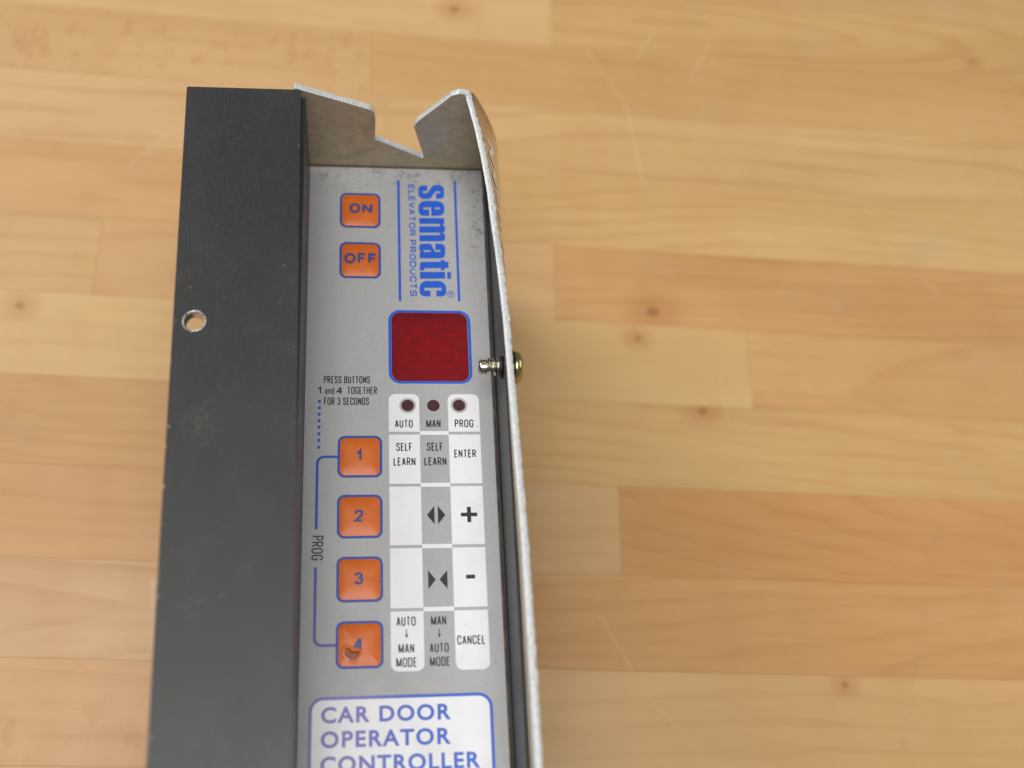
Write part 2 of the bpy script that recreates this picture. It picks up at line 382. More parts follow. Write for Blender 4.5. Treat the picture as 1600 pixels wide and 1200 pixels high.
def mat_wood():
    t = NT('butcher_block_wood'); o = t.obj(); nt = t.t
    def at(n):
        a = t.n('ShaderNodeAttribute'); a.attribute_type = 'OBJECT'; a.attribute_name = n; return a
    A = lambda n: at(n).outputs['Fac']
    seed = A('seed')
    sv = t.n('ShaderNodeVectorMath', operation='MULTIPLY_ADD'); t.L(o, sv.inputs[0]); sv.inputs[1].default_value = (1, 1, 1)
    cx = t.n('ShaderNodeCombineXYZ'); t.L(seed, cx.inputs[0]); t.L(t.math('MULTIPLY', seed, .37), cx.inputs[1]); t.L(t.math('MULTIPLY', seed, .11), cx.inputs[2])
    t.L(cx.outputs[0], sv.inputs[2]); q = sv.outputs[0]
    sep = t.n('ShaderNodeSeparateXYZ'); t.L(o, sep.inputs[0]); X = t.math('MULTIPLY', sep.outputs[0], 1000); Y = t.math('MULTIPLY', sep.outputs[1], 1000)
    warp = t.math('SUBTRACT', t.noise(t.mapping(q, (9, 26, 9)), 1, 3, .5), .5)
    warp2 = t.math('SUBTRACT', t.noise(t.mapping(q, (45, 110, 45)), 1, 2, .5), .5)
    U = t.math('SUBTRACT', X, A('ring_u')); V = t.math('ADD', t.math('SUBTRACT', Y, A('ring_v')), t.math('MULTIPLY', warp, 16))
    D = t.math('ADD', t.math('MULTIPLY', U, A('ring_slope')), A('ring_depth'))
    r = t.math('SQRT', t.math('ADD', t.math('MULTIPLY', V, V), t.math('MULTIPLY', D, D)))
    r = t.math('ADD', r, t.math('MULTIPLY', warp2, 1.6))
    ph = t.math('MULTIPLY', r, A('ring_freq'))
    ph = t.math('ADD', ph, t.math('MULTIPLY', t.noise(t.mapping(q, (4, 8, 4)), 1, 1), 1.2))
    fr = t.math('FRACT', ph)
    # slow darkening then a sharp late-wood line
    line = t.math('MULTIPLY', t.step(fr, .55, .93), t.step(fr, .93, 1.0, 1, 0))
    line = t.math('MULTIPLY', line, t.step(t.noise(t.mapping(q, (14, 30, 14)), 1, 2), .25, .6, .35, 1))
    base = at('tone').outputs['Color']
    # broad colour drift
    drift = t.noise(t.mapping(q, (5, 22, 5)), 1, 3, .55)
    col = t.mix(t.step(drift, .3, .72), t.mix(1.0, base, (.93, .90, .86, 1), 'MULTIPLY'), t.mix(1.0, base, (1.04, 1.05, 1.06, 1), 'MULTIPLY'))
    col = t.mix(t.math('MULTIPLY', line, t.math('MULTIPLY', A('ring_strength'), .43)), col, t.mix(1.0, col, (.70, .56, .42, 1), 'MULTIPLY'))
    # fibres
    fib = t.noise(t.mapping(q, (28, 1500, 28)), 1, 3, .6)
    col = t.mix(t.step(fib, .35, .75, 0, .10), col, t.mix(1.0, col, (.80, .72, .62, 1), 'MULTIPLY'))
    fib2 = t.noise(t.mapping(q, (10, 330, 10)), 1, 3, .6)
    col = t.mix(t.math('MULTIPLY', t.step(fib2, .42, .72), t.math('MULTIPLY', A('fibre'), .5)), col, t.mix(1.0, col, (.82, .70, .56, 1), 'MULTIPLY'))
    # mottling / flecks (some staves only)
    fl = t.step(t.noise(t.mapping(q, (150, 95, 100)), 1, 2, .5), .56, .70)
    col = t.mix(t.math('MULTIPLY', fl, A('fleck')), col, t.mix(1.0, col, (.78, .66, .54, 1), 'MULTIPLY'))
    mot = t.noise(t.mapping(q, (60, 30, 50)), 1, 3, .55)
    col = t.mix(t.step(mot, .45, .75, 0, .35), col, t.mix(1.0, col, (.92, .86, .80, 1), 'MULTIPLY'))
    # knot with halo
    ku = t.math('SUBTRACT', X, A('knot_u')); kv = t.math('SUBTRACT', Y, A('knot_v'))
    ks = A('knot_size')
    kd = t.math('DIVIDE', t.math('SQRT', t.math('ADD', t.math('MULTIPLY', t.math('MULTIPLY', ku, ku), .8), t.math('MULTIPLY', kv, kv))), ks)
    kd = t.math('ADD', kd, t.math('MULTIPLY', t.math('SUBTRACT', t.noise(q, 500, 3), .5), 1.1))
    col = t.mix(t.step(kd, 0.6, 6.0, .45, 0), col, t.mix(1.0, col, (.72, .50, .36, 1), 'MULTIPLY'))
    col = t.mix(t.step(kd, .2, 1.4, .5, 0), col, lin(120, 72, 44))
    # faint pale scratches and greasy smudges in the lacquer, table coordinates in mm
    scr = None
    for (x0, y0, x1, y1, wd, a) in [(35, 183, 55, 149, .9, .30), (55, 149, 61, 106, 1.0, .45), (71, 195, 62, 178, 1.3, .30), (99, 190, 88, 168, 1.2, .28),
                                    (34, -97, 52, -128, .9, .22), (52, -128, 71, -148, .9, .2), (-136, -88, -129, -140, 1.8, .30), (-111, 20, -110, 10, 1.2, .2),
                                    (90, 8, 92, -12, 1.2, .22), (180, -50, 150, -145, 2.2, -.22), (-150, 118, -168, 96, 1.6, .2), (190, 62, 196, 56, 1.0, .3)]:
        dx, dy = x1 - x0, y1 - y0; L2 = dx * dx + dy * dy
        px = t.math('SUBTRACT', X, x0); py = t.math('SUBTRACT', Y, y0)
        h = t.math('DIVIDE', t.math('ADD', t.math('MULTIPLY', px, dx), t.math('MULTIPLY', py, dy)), L2, clamp=True)
        ex = t.math('SUBTRACT', px, t.math('MULTIPLY', h, dx)); ey = t.math('SUBTRACT', py, t.math('MULTIPLY', h, dy))
        d = t.math('SQRT', t.math('ADD', t.math('MULTIPLY', ex, ex), t.math('MULTIPLY', ey, ey)))
        s = t.step(d, 0.0, wd, abs(a), 0)
        if a > 0: scr = s if scr is None else t.math('MAXIMUM', scr, s)
        else: col = t.mix(t.math('MULTIPLY', s, t.step(t.noise(o, 90, 2), .4, .65)), col, lin(150, 135, 120))
    col = t.mix(scr, col, lin(214, 190, 158))
    smudge = t.step(t.noise(t.mapping(o, (28, 28, 28), loc=(3, 1, 0)), 1, 3, .6), .58, .80, 0, .30)
    col = t.mix(smudge, col, lin(186, 164, 138))
    rg = t.noise(o, 55, 3)
    t.set(color=col, rough=t.step(rg, .3, .7, .34, .46), spec=.42)
    t.bump(fib, .12, .00004); return t.m
M_wood = mat_wood()

# ------------------------------------------------------------------ butcher block table
table = link(bpy.data.objects.new('butcher_block_table', None), label='pale butcher block table top glued from long maple coloured staves under the controller', cat='table')
PITCH = 37.331; S0 = 180.63          # seam k at y = S0 - PITCH*k  (mm)
def stave(row, x0, x1, tone, **kw):
    y1 = S0 - PITCH * (row - 1); y0 = y1 - PITCH; g = .03
    vs = [(x, y, z) for z in (-38, 0) for y in (y0 + g, y1 - g) for x in (x0 + g, x1 - g)]
    fs = [(0, 1, 3, 2), (4, 5, 7, 6), (0, 1, 5, 4), (2, 3, 7, 6), (0, 2, 6, 4), (1, 3, 7, 5)]
    o = mesh_obj('stave', vs, fs, M_wood, table, bevel=.06)
    d = dict(ring_u=random.uniform(x0, x1), ring_v=(y0 + y1) / 2 + random.uniform(-60, 60), ring_slope=random.choice((-1, 1)) * random.uniform(.03, .08),
             ring_depth=random.uniform(5, 40), ring_freq=random.uniform(.07, .13), ring_strength=random.uniform(.3, .5), seed=random.uniform(1, 60),
             fibre=random.uniform(.1, .35), fleck=0.0, knot_u=5000.0, knot_v=0.0, knot_size=1.0)
    d.update(kw)
    for k, v in d.items(): o[k] = float(v)
    av = (211, 172, 117); tone = [av[i] + (tone[i] - av[i]) * .72 - (8, 8, 4)[i] for i in range(3)]; o['tone'] = list(lin(*tone))[:3]
    return o
LT, MD, OR, DK, PK, BR = (219, 182, 126), (212, 172, 116), (203, 158, 106), (205, 152, 98), (206, 160, 120), (205, 160, 106)
def rowy(k): return S0 - PITCH * (k - .5)
defined = {
 0: [(-420, 19.6, (222, 186, 132), dict(knot_u=-27.7, knot_v=198.5, knot_size=2.2, ring_strength=.3)), (19.6, 420, (212, 172, 112), dict(ring_u=60, ring_v=199, ring_slope=-.11, ring_depth=2, ring_freq=.13, ring_strength=.75, knot_u=236, knot_v=192, knot_size=1.2))],
 1: [(-420, -66, (214, 174, 122), dict(fleck=.35, ring_strength=.25)), (-66, 420, (211, 169, 110), dict(ring_strength=.35, ring_depth=30))],
 2: [(-420, -58, (217, 178, 128), dict(ring_u=-190, ring_v=122, ring_slope=.07, ring_depth=3, ring_freq=.085, ring_strength=.6)), (-58, 420, (216, 178, 122), dict(ring_u=150, ring_v=120, ring_slope=.085, ring_depth=0, ring_freq=.10, ring_strength=.75))],
 3: [(-420, -40, (211, 166, 114), dict(ring_strength=.35)), (-40, 420, (218, 180, 122), dict(ring_u=165, ring_v=60, ring_slope=.11, ring_depth=0, ring_freq=.155, ring_strength=.6))],
 4: [(-420, -175, (212, 172, 120), dict()), (-175, 18.9, (217, 176, 126), dict(ring_u=-60, ring_v=44, ring_slope=.16, ring_depth=0, ring_freq=.09, ring_strength=.5)), (18.9, 420, (207, 160, 104), dict(knot_u=62.2, knot_v=38, knot_size=3.0, fibre=.75, ring_depth=60, ring_freq=.25, ring_strength=.4))],
 5: [(-420, -62, (220, 184, 130), dict(knot_u=-202, knot_v=24.5, knot_size=1.8, fibre=.1, ring_strength=.25)), (-62, 103.4, (220, 184, 126), dict(knot_u=55, knot_v=24.5, knot_size=1.6, fibre=.1, ring_strength=.2)), (103.4, 420, (214, 170, 112), dict(fibre=.5, ring_depth=70, ring_freq=.22))],
 6: [(-420, -45, (206, 162, 112), dict(fibre=.45, ring_depth=60, ring_freq=.2)), (-45, 420, (216, 176, 116), dict(knot_u=81, knot_v=-8.5, knot_size=1.9, fibre=.5, ring_depth=60, ring_freq=.25, ring_strength=.5))],
 7: [(-420, -50, (208, 162, 114), dict(fibre=.35)), (-50, 43.5, (212, 172, 120), dict(fibre=.15, ring_strength=.3)), (43.5, 420, (208, 154, 92), dict(fibre=.6, ring_depth=70, ring_freq=.3, ring_strength=.45))],
 8: [(-420, -50, (214, 176, 134), dict(ring_u=-250, ring_v=-100, ring_slope=-.10, ring_depth=-2, ring_freq=.11, ring_strength=.6)), (-50, 420, (210, 160, 100), dict(fibre=.5, ring_depth=50, ring_freq=.2))],
 9: [(-420, -60, (210, 166, 120), dict(fleck=.25, fibre=.4)), (-60, 420, (217, 176, 120), dict(knot_u=130, knot_v=-121.5, knot_size=1.3, fibre=.3, ring_strength=.35))],
 10: [(-420, -20, (214, 172, 128), dict()), (-20, 420, (215, 172, 118), dict())],
}
for row in range(-14, 24):
    if row in defined:
        for x0, x1, tone, kw in defined[row]: stave(row, x0, x1, tone, **kw)
    else:
        xs = [-420, random.uniform(-260, -80), random.uniform(40, 260), 420]
        if row == -1: xs = [-420, -120, 420]
        for a, b in zip(xs, xs[1:]): stave(row, a, b, random.choice((LT, MD, OR, DK, PK, BR)) if row != -1 else MD)
    for a, b in ((-1150, -780), (-780, -420), (420, 800), (800, 1200)): stave(row, a, b, random.choice((LT, MD, OR, BR)))

# ------------------------------------------------------------------ the controller
dev = link(bpy.data.objects.new('door_operator_controller', None), label='long black metal elevator door controller with grey keypad of orange buttons and a red display', cat='controller')
dev.location = (-0.01112591, -0.0416455, 0.0); dev.rotation_euler = (0, 0, 0.04898307)
VE = 200.0   # near end, beyond the picture

# back body
box('back_housing', -71.4, -4.2, -85.2, VE - 2, -89.9, -4.2, M_black, dev, bevel=.8)
# left channel wall and the folded mounting flange
box('channel_wall', -71.4, -68.25, -83.2, VE - 2, -4.2, 41.45, M_black, dev, bevel=.6)
def plate_edge_r(v): return -69.75 + (v + 83) * (2.11 / 209)
def plate_edge_l(v): return -105.4 + (v + 83) * (2.47 / 208)
HOLE = (-98.35, .75)
outer = fillet([(plate_edge_l(-83), -82.9, .6), (plate_edge_r(-83), -83.2, .15), (plate_edge_r(VE), VE, .3), (plate_edge_l(VE), VE, .3)], 3)
flat('mounting_flange', [outer, circle(*HOLE, 3.12, 48, 3.2)], 45.0, M_plate, dev, t=3.5, bevel=.18)
# burred bare rim of the drilled hole
vs, fs = [], []; N = 72
prof = [(3.28, 45.03), (3.16, 45.13), (2.98, 44.95), (2.80, 44.5), (2.82, 44.0), (2.72, 43.3), (2.75, 42.6), (2.62, 41.9), (2.75, 41.45), (3.1, 41.45)]
for i in range(N):
    a = 2 * math.pi * i / N
    for j, (r, h) in enumerate(prof):
        jit = random.uniform(-.06, .06) + .05 * math.sin(3 * a + j) + (.16 * max(0, math.cos(a - 2.4)) ** 3 if j < 3 else 0)
        vs.append(P(HOLE[0] + (r + jit) * math.cos(a), HOLE[1] + (r * 1.03 + jit) * math.sin(a), h + random.uniform(-.03, .05)))
m = len(prof)
for i in range(N):
    for j in range(m - 1): fs.append((i * m + j, i * m + j + 1, (i + 1) % N * m + j + 1, (i + 1) % N * m + j))
mesh_obj('drilled_hole_rim', vs, fs, M_rim, dev, smooth=True, label='bare burred metal rim of the drilled hole')

# right rails
box('gasket', -6.85, -6.25, -84.4, VE - 2, -1.2, -.35, M_dust, dev, bevel=.05, label='narrow dusty brown gasket beside the keypad')
box('inner_rail', -6.2, -5.55, -84.4, VE - 2, -1.2, 1.0, M_rail, dev, bevel=.15)
rv = [(-84.4, 9.0), (-66, 16.0), (-50, 22.5), (-40, 24.0), (VE - 2, 24.0)]
vs = [P(u, v, h) for v, ht in rv for u, h in ((-5.5, -4.1), (-4.75, -4.1), (-4.75, ht), (-5.5, ht))]
fs = [(4 * i + a, 4 * i + (a + 1) % 4, 4 * i + 4 + (a + 1) % 4, 4 * i + 4 + a) for i in range(len(rv) - 1) for a in range(4)] + [(0, 1, 2, 3), tuple(len(vs) - 4 + a for a in (3, 2, 1, 0))]
mesh_obj('outer_rail_wall', vs, fs, M_rail, dev, bevel=.12)

# keypad faceplate with display window
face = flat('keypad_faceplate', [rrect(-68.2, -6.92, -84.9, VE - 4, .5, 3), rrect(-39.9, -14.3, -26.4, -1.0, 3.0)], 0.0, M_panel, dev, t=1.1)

PRm = face
def cell(u0, u1, v0, v1, rs=(0, 0, 0, 0)):
    flat('printed_field', [fillet([(u0, v0, rs[0]), (u1, v0, rs[1]), (u1, v1, rs[2]), (u0, v1, rs[3])], 6)], .04, M_white, face)
A0, A1, B1, C1 = -41.15, -31.15, -21.75, -11.4
for (u0, u1) in ((A0, A1), (B1, C1)):
    cell(u0, u1, 3.8, 17.2, (2.2, 2.2, 0, 0)); cell(u0, u1, 18.2, 35.1); cell(u0, u1, 36.0, 55.3); cell(u0, u1, 56.3, 75.2); cell(u0, u1, 76.2, 94.3, (0, 0, 2.2, 2.2))
for v in (17.7, 35.55, 55.8, 75.7): cell(A1, B1, v - .72, v + .6)
HT = .08
LT_ = [('AUTO', -39.18, -33.36, 13.0, 15.77), ('MAN', -28.98, -24.32, 12.95, 15.73), ('PROG', -19.66, -13.55, 12.88, 15.68),
 ('SELF', -38.86, -33.71, 21.07, 23.91), ('LEARN', -39.77, -32.72, 26.16, 28.95), ('SELF', -28.99, -23.76, 20.97, 23.9), ('LEARN', -29.88, -22.76, 26.1, 28.9),
 ('ENTER', -20.14, -13.01, 23.47, 26.25), ('AUTO', -39.4, -33.6, 77.81, 80.69), ('MAN', -38.9, -34.15, 85.98, 88.9), ('MODE', -39.6, -33.42, 90.17, 93.06),
 ('MAN', -28.95, -24.29, 77.77, 80.66), ('AUTO', -29.49, -23.75, 86.03, 88.9), ('MODE', -29.58, -23.47, 90.18, 93.04), ('CANCEL', -21.14, -12.55, 83.92, 86.76)]
for s, a, b, c, d in LT_: strokes_text('lettering', s, a, b, c, d, HT, M_dark, face, .38, gap=.2)
for s, a, b, c, d, wt in [('PRESS BUTTONS', -62.25, -47.15, -2.62, .05, .016), ('1', -64.25, -63.0, 1.19, 3.92, .05), ('and', -61.81, -58.83, 1.4, 3.93, .012), ('4', -58.1, -56.1, 1.22, 3.92, .05),
                          ('TOGETHER', -54.6, -44.9, 1.2, 3.92, .016), ('FOR 3 SECONDS', -62.05, -47.56, 5.1, 7.8, .016)]:
    strokes_text('lettering', s, a, b, c, d, HT, M_dark, face, .46 if wt > .04 else (.28 if s == 'and' else .33), gap=.2)
strokes_text('lettering', 'PROG', -65.25, -61.65, 51.93, 59.79, HT, M_dark, face, .42, rot=True, gap=.2)
strokes_text('lettering', 'ELEVATOR', -33.5, -31.15, -78.2, -56.92, HT, M_blue, face, .44, rot=True, gap=.2)
strokes_text('lettering', 'PRODUCTS', -33.5, -31.15, -55.28, -32.8, HT, M_blue, face, .44, rot=True, gap=.2)
# arrows, plus and minus
def poly(name, pts, mat=M_dark, h=HT): return flat(name, [pts], h, mat, face)
for uc, v0, v1 in ((-36.4, 81.72, 84.46), (-26.5, 81.76, 84.54)):
    poly('arrow_mark', [(uc - .12, v0), (uc + .12, v0), (uc + .12, v1 - 1.2), (uc + .48, v1 - 1.2), (uc, v1), (uc - .48, v1 - 1.2), (uc - .12, v1 - 1.2)])
poly('arrow_mark', [(-29.45, 45.6), (-27.05, 42.62), (-27.05, 48.66)]); poly('arrow_mark', [(-25.98, 42.62), (-25.98, 48.66), (-23.6, 45.6)])
poly('arrow_mark', [(-29.5, 63.46), (-29.5, 69.45), (-27.15, 66.45)]); poly('arrow_mark', [(-26.0, 66.45), (-23.55, 63.5), (-23.55, 69.5)])
uc, vc, wd, lu, lv = -16.08, 45.55, .62, 2.6, 2.55
poly('plus_mark', [(uc - wd, vc - lv), (uc + wd, vc - lv), (uc + wd, vc - wd), (uc + lu, vc - wd), (uc + lu, vc + wd), (uc + wd, vc + wd), (uc + wd, vc + lv), (uc - wd, vc + lv), (uc - wd, vc + wd), (uc - lu, vc + wd), (uc - lu, vc - wd), (uc - wd, vc - wd)])
poly('minus_mark', [(-17.75, 65.1), (-14.95, 65.1), (-14.95, 66.35), (-17.75, 66.35)])
# dotted line and bracket
for k in range(8): poly('dash_mark', [(-63.98, 5.95 + k * 2.28), (-63.1, 5.95 + k * 2.28), (-63.1, 7.05 + k * 2.28), (-63.98, 7.05 + k * 2.28)], M_blue, .05)
bw = .42
def bracket_safe(v0, vb, sign):
    u = -63.9; r = 2.2
    out = [(u - bw, v0)]; inn = [(u + bw, v0)]
    cxu, cvv = u + r, vb - sign * r
    for k in range(9):
        a = math.pi / 2 * k / 8
        out.append((cxu - (r + bw) * math.cos(a), cvv + sign * (r + bw) * math.sin(a))); inn.append((cxu - (r - bw) * math.cos(a), cvv + sign * (r - bw) * math.sin(a)))
    out.append((-57.55, vb + sign * bw)); inn.append((-57.55, vb - sign * bw))
    flat('bracket_line', [out + inn[::-1]], .05, M_bracket, face)
bracket_safe(49.9, 25.8, -1); bracket_safe(62.0, 86.0, 1)

# brand lettering, set sideways, with its two rules
flat('rule_line', [[(-37.4, -79.9), (-36.5, -79.9), (-36.5, -31.0), (-37.4, -31.0)]], .05, M_blue, face)
flat('rule_line', [[(-17.15, -80.1), (-16.3, -80.1), (-16.3, -31.1), (-17.15, -31.1)]], .05, M_blue, face)
GLY = {'s': [[(-26.62, -78.05, 0.16), (-29.86, -77.96, 1.9), (-29.9, -72.23, 2.2), (-25.64, -72.35, 1.55), (-23.76, -75.65, 0.19), (-22.17, -75.69, 0.12), (-22.19, -74.88, 0.12), (-23.64, -74.84, 0.04), (-23.7, -72.49, 0.04), (-20.75, -72.58, 2.0), (-20.68, -78.42, 2.2), (-24.65, -78.29, 1.74), (-26.69, -74.79, 0.19), (-28.29, -74.74, 0.23), (-28.28, -75.65, 0.23), (-26.67, -75.7, 0.04)]],
'e': [[(-29.88, -71.45, 2.6), (-29.96, -65.2, 2.5), (-26.22, -65.3, 0.04), (-26.16, -67.9, 0.04), (-28.3, -67.85, 0.19), (-28.28, -68.74, 0.19), (-25.44, -68.82, 0.04), (-25.52, -65.3, 0.04), (-20.84, -65.35, 2.5), (-20.71, -71.63, 2.5)], [(-24.02, -68.85, 0.08), (-22.4, -68.9, 0.08), (-22.42, -68.12, 0.08), (-24.04, -68.07, 0.08)]],
'm': [[(-29.85, -64.3, 0.0), (-20.95, -64.45, 0.0), (-20.98, -62.06, 0.04), (-21.84, -61.68, 0.06), (-20.78, -61.07, 0.58), (-20.84, -58.87, 0.87), (-21.74, -58.31, 0.06), (-20.82, -57.67, 0.58), (-20.89, -54.94, 1.36), (-29.93, -54.74, 0.0), (-29.88, -57.24, 0.0), (-22.57, -57.41, 0.29), (-22.55, -58.4, 0.29), (-29.86, -58.22, 0.0), (-29.83, -60.85, 0.0), (-22.55, -61.03, 0.29), (-22.53, -62.02, 0.29), (-29.83, -61.84, 0.0)]],
'a': [[(-24.4, -53.86, 0.0), (-20.9, -53.94, 2.24), (-21.07, -48.0, 1.83), (-29.95, -47.82, 0.0), (-29.9, -50.23, 0.0), (-29.5, -50.58, 0.1), (-30.04, -51.13, 0.61), (-29.99, -53.74, 1.22), (-25.92, -53.83, 0.61), (-24.52, -50.57, 0.2), (-22.66, -50.65, 0.24), (-22.64, -51.4, 0.24), (-24.47, -51.36, 0.04)], [(-28.52, -51.16, 0.2), (-26.17, -51.21, 0.2), (-25.93, -50.54, 0.1), (-28.53, -50.48, 0.2)]],
't': [[(-19.94, -46.68, 0.0), (-20.01, -44.14, 0.0), (-21.41, -44.11, 0.0), (-21.44, -43.29, 0.0), (-22.66, -43.26, 0.0), (-22.64, -44.05, 0.0), (-28.41, -43.94, 0.2), (-28.59, -43.02, 0.0), (-29.98, -42.99, 0.0), (-29.91, -46.48, 1.22), (-22.71, -46.62, 0.0), (-22.69, -47.29, 0.0), (-21.32, -47.32, 0.0), (-21.34, -46.65, 0.0)]],
'i': [[(-29.95, -42.44, 0.0), (-21.18, -42.6, 0.0), (-21.26, -39.93, 0.0), (-30.0, -39.78, 0.0)]], 'dot': [[(-20.48, -42.61, 0.0), (-19.18, -42.64, 0.0), (-19.26, -39.93, 0.0), (-20.56, -39.9, 0.0)]],
'c': [[(-30.16, -38.85, 2.65), (-30.23, -32.82, 2.44), (-26.49, -32.88, 0.04), (-26.44, -35.17, 0.04), (-28.6, -35.14, 0.24), (-28.57, -36.19, 0.24), (-22.6, -36.29, 0.24), (-22.62, -35.24, 0.24), (-24.48, -35.21, 0.04), (-24.53, -32.91, 0.04), (-21.14, -32.96, 2.24), (-20.97, -39.01, 2.65)]]}
for k, loops in GLY.items(): flat('lettering', [fillet(l, 7) for l in loops], HT, M_blue, face)
flat('trademark_ring', [circle(-19.6, -33.8, 1.28, 32), circle(-19.6, -33.8, 1.06, 32)], HT, M_blue, face)
text('lettering', 'R', -20.2, -18.95, -34.4, -33.2, HT, M_blue, face, .01, rot=True)

# title block
bx = (-65.2, -11.15, 101.1, 176.0)
flat('printed_field', [rrect(bx[0] + .5, bx[1] - .5, bx[2] + .5, bx[3] - .5, 3.8)], .04, M_white, face)
flat('title_border', [rrect(*bx, 4.2, 10), rrect(bx[0] + .95, bx[1] - .95, bx[2] + .95, bx[3] - .95, 3.3, 10)], .07, M_fade, face)
text('lettering', 'CAR DOOR', -61.57, -23.68, 104.0, 108.72, .1, M_fade, face, .028, spacing=1.16)
text('lettering', 'OPERATOR', -61.6, -23.89, 110.9, 115.7, .1, M_fade, face, .028, spacing=1.16)
text('lettering', 'CONTROLLER', -61.6, -15.5, 117.95, 122.7, .1, M_fade, face, .028, spacing=1.14)

# status lights
for (u, v, ring) in ((-34.93, 7.95, 1), (-26.5, 7.93, 0), (-18.05, 7.85, 1)):
    if ring: flat('printed_ring', [circle(u, v, 2.75), circle(u, v, 2.0)], .06, M_ledring, face)
    flat('status_light', [circle(u, v, 2.05)], .10, M_led, dev)

# display: blue border, well, board with two digits, red film
disp = flat('display_film', [rrect(-40.0, -14.25, -26.5, -.9, 3.0)], .03, M_red, dev, label='dark red display window with two unlit digits behind it')
flat('display_border', [rrect(-41.0, -13.2, -27.4, 0.0, 3.9, 10), rrect(-40.05, -14.15, -26.5, -.9, 3.0, 10)], .07, M_blue, disp)
loop = rrect(-39.9, -14.3, -26.4, -1.0, 3.0); n = len(loop)
mesh_obj('display_well', [P(x, y, -1.1) for x, y in loop] + [P(x, y, -4.1) for x, y in loop], [(i, (i + 1) % n, (i + 1) % n + n, i + n) for i in range(n)], M_well, disp)
flat('display_board', [rrect(-40.6, -13.6, -27.0, -.4, 3)], -3.9, M_board, disp)
def seg(cu, cv, W=6.6, Hh=11.0, tk=1.25, sl=.10):
    # slanted seven segment eight, cu/cv centre
    def S(pts): flat('digit_segment', [[(x - (y - cv) * sl, y) for x, y in pts]], -3.3, M_seg, disp)
    def hz(y): S([(cu - W / 2 + .5, y), (cu - W / 2 + .5 + tk / 2, y - tk / 2), (cu + W / 2 - .5 - tk / 2, y - tk / 2), (cu + W / 2 - .5, y), (cu + W / 2 - .5 - tk / 2, y + tk / 2), (cu - W / 2 + .5 + tk / 2, y + tk / 2)])
    def vt(x, y0, y1): S([(x, y0), (x + tk / 2, y0 + tk / 2), (x + tk / 2, y1 - tk / 2), (x, y1), (x - tk / 2, y1 - tk / 2), (x - tk / 2, y0 + tk / 2)])
    for y in (-Hh / 2, 0, Hh / 2): hz(cv + y)
    for x in (-W / 2 + .2, W / 2 - .2):
        vt(cu + x, cv - Hh / 2 + .3, cv - .3); vt(cu + x, cv + .3, cv + Hh / 2 - .3)
    flat('digit_segment', [circle(cu + W / 2 + .9, cv + Hh / 2, .7, 16)], -3.3, M_seg, disp)
seg(-31.1, -14.2, 7.2, 12.0); seg(-21.0, -13.9, 7.2, 12.0)

# push buttons
def cap(uc, vc, torn=None):
    W = 6.35; R = 1.7; NR, NA = 22, 20
    base = rrect(-W, W, -W, W, R, NA // 2); n = len(base)
    vs, fs, mi = [P(uc, vc, .75)], [], []
    rings = [i / NR for i in range(1, NR + 1)]
    hgt = lambda s: .08 + .67 * (1 - s ** 3.2)
    for s in rings:
        for x, y in base: vs.append(P(uc + x * s, vc + y * s, hgt(s)))
    for i in range(n): fs.append((0, 1 + i, 1 + (i + 1) % n))
    for j in range(NR - 1):
        for i in range(n): fs.append((1 + j * n + i, 1 + j * n + (i + 1) % n, 1 + (j + 1) * n + (i + 1) % n, 1 + (j + 1) * n + i))
    return vs, fs
def torn_cap(uc, vc, poly):
    """grid-built cap with a ragged hole punched through the film"""
    W = 6.35; R = 1.7; G = 84
    def inside(x, y, pl):
        c = False
        for i in range(len(pl)):
            x0, y0 = pl[i]; x1, y1 = pl[i - 1]
            if (y0 > y) != (y1 > y) and x < (x1 - x0) * (y - y0) / (y1 - y0) + x0: c = not c
        return c
    def dist(x, y, pl):
        p = Vector((x, y)); b = 9
        for i in range(len(pl)):
            a = Vector(pl[i - 1]); q = Vector(pl[i]); d = q - a; t_ = max(0, min(1, (p - a).dot(d) / d.length_squared)); b = min(b, (p - a - d * t_).length)
        return b
    vs, fs, mi = [], [], []
    for j in range(G + 1):
        for i in range(G + 1):
            a, b = -1 + 2 * i / G, -1 + 2 * j / G
            x, y = a * W, b * W
            # pull square corners onto the rounded outline
            ex, ey = max(0, abs(x) - (W - R)), max(0, abs(y) - (W - R))
            if ex and ey:
                m_ = max(ex, ey); l_ = math.hypot(ex, ey); k = m_ / l_
                x = math.copysign(W - R + ex * k, x); y = math.copysign(W - R + ey * k, y)
            s = max(abs(a), abs(b)); h = .08 + .67 * (1 - s ** 3.2)
            X, Y = uc + x, vc + y; d = dist(X, Y, poly)
            if inside(X, Y, poly): h = max(.05 + .05 * math.sin(X * 3), h - (.15 + d * 4.0))
            else: h += .13 * math.exp(-(d / .45) ** 2) * (1 + .5 * math.sin(X * 5) * math.sin(Y * 4)) - .08 * math.exp(-((d - 1.3) / .9) ** 2)
            vs.append(P(X, Y, h))
    for j in range(G):
        for i in range(G):
            q = j * (G + 1) + i; fs.append((q, q + 1, q + G + 2, q + G + 1))
            X = (vs[q][0] + vs[q + G + 2][0]) / 2; Y = -(vs[q][1] + vs[q + G + 2][1]) / 2
            ins = inside(X, Y, poly); d = dist(X, Y, poly)
            Xd, Yd = X - uc + 50.45, Y
            mi.append((3 if (inside(X, Y - .30, poly) == False and d < .3) or (X < -54.4 and d < .25) else 1) if ins else (2 if d < .5 and X < -53.6 and Y > 87.6 and math.sin(X * 9 + Y * 7) > -.5 else (2 if d < .16 and Y > 89.6 else 0)))
    return vs, fs, mi
UC = -50.45
first = None
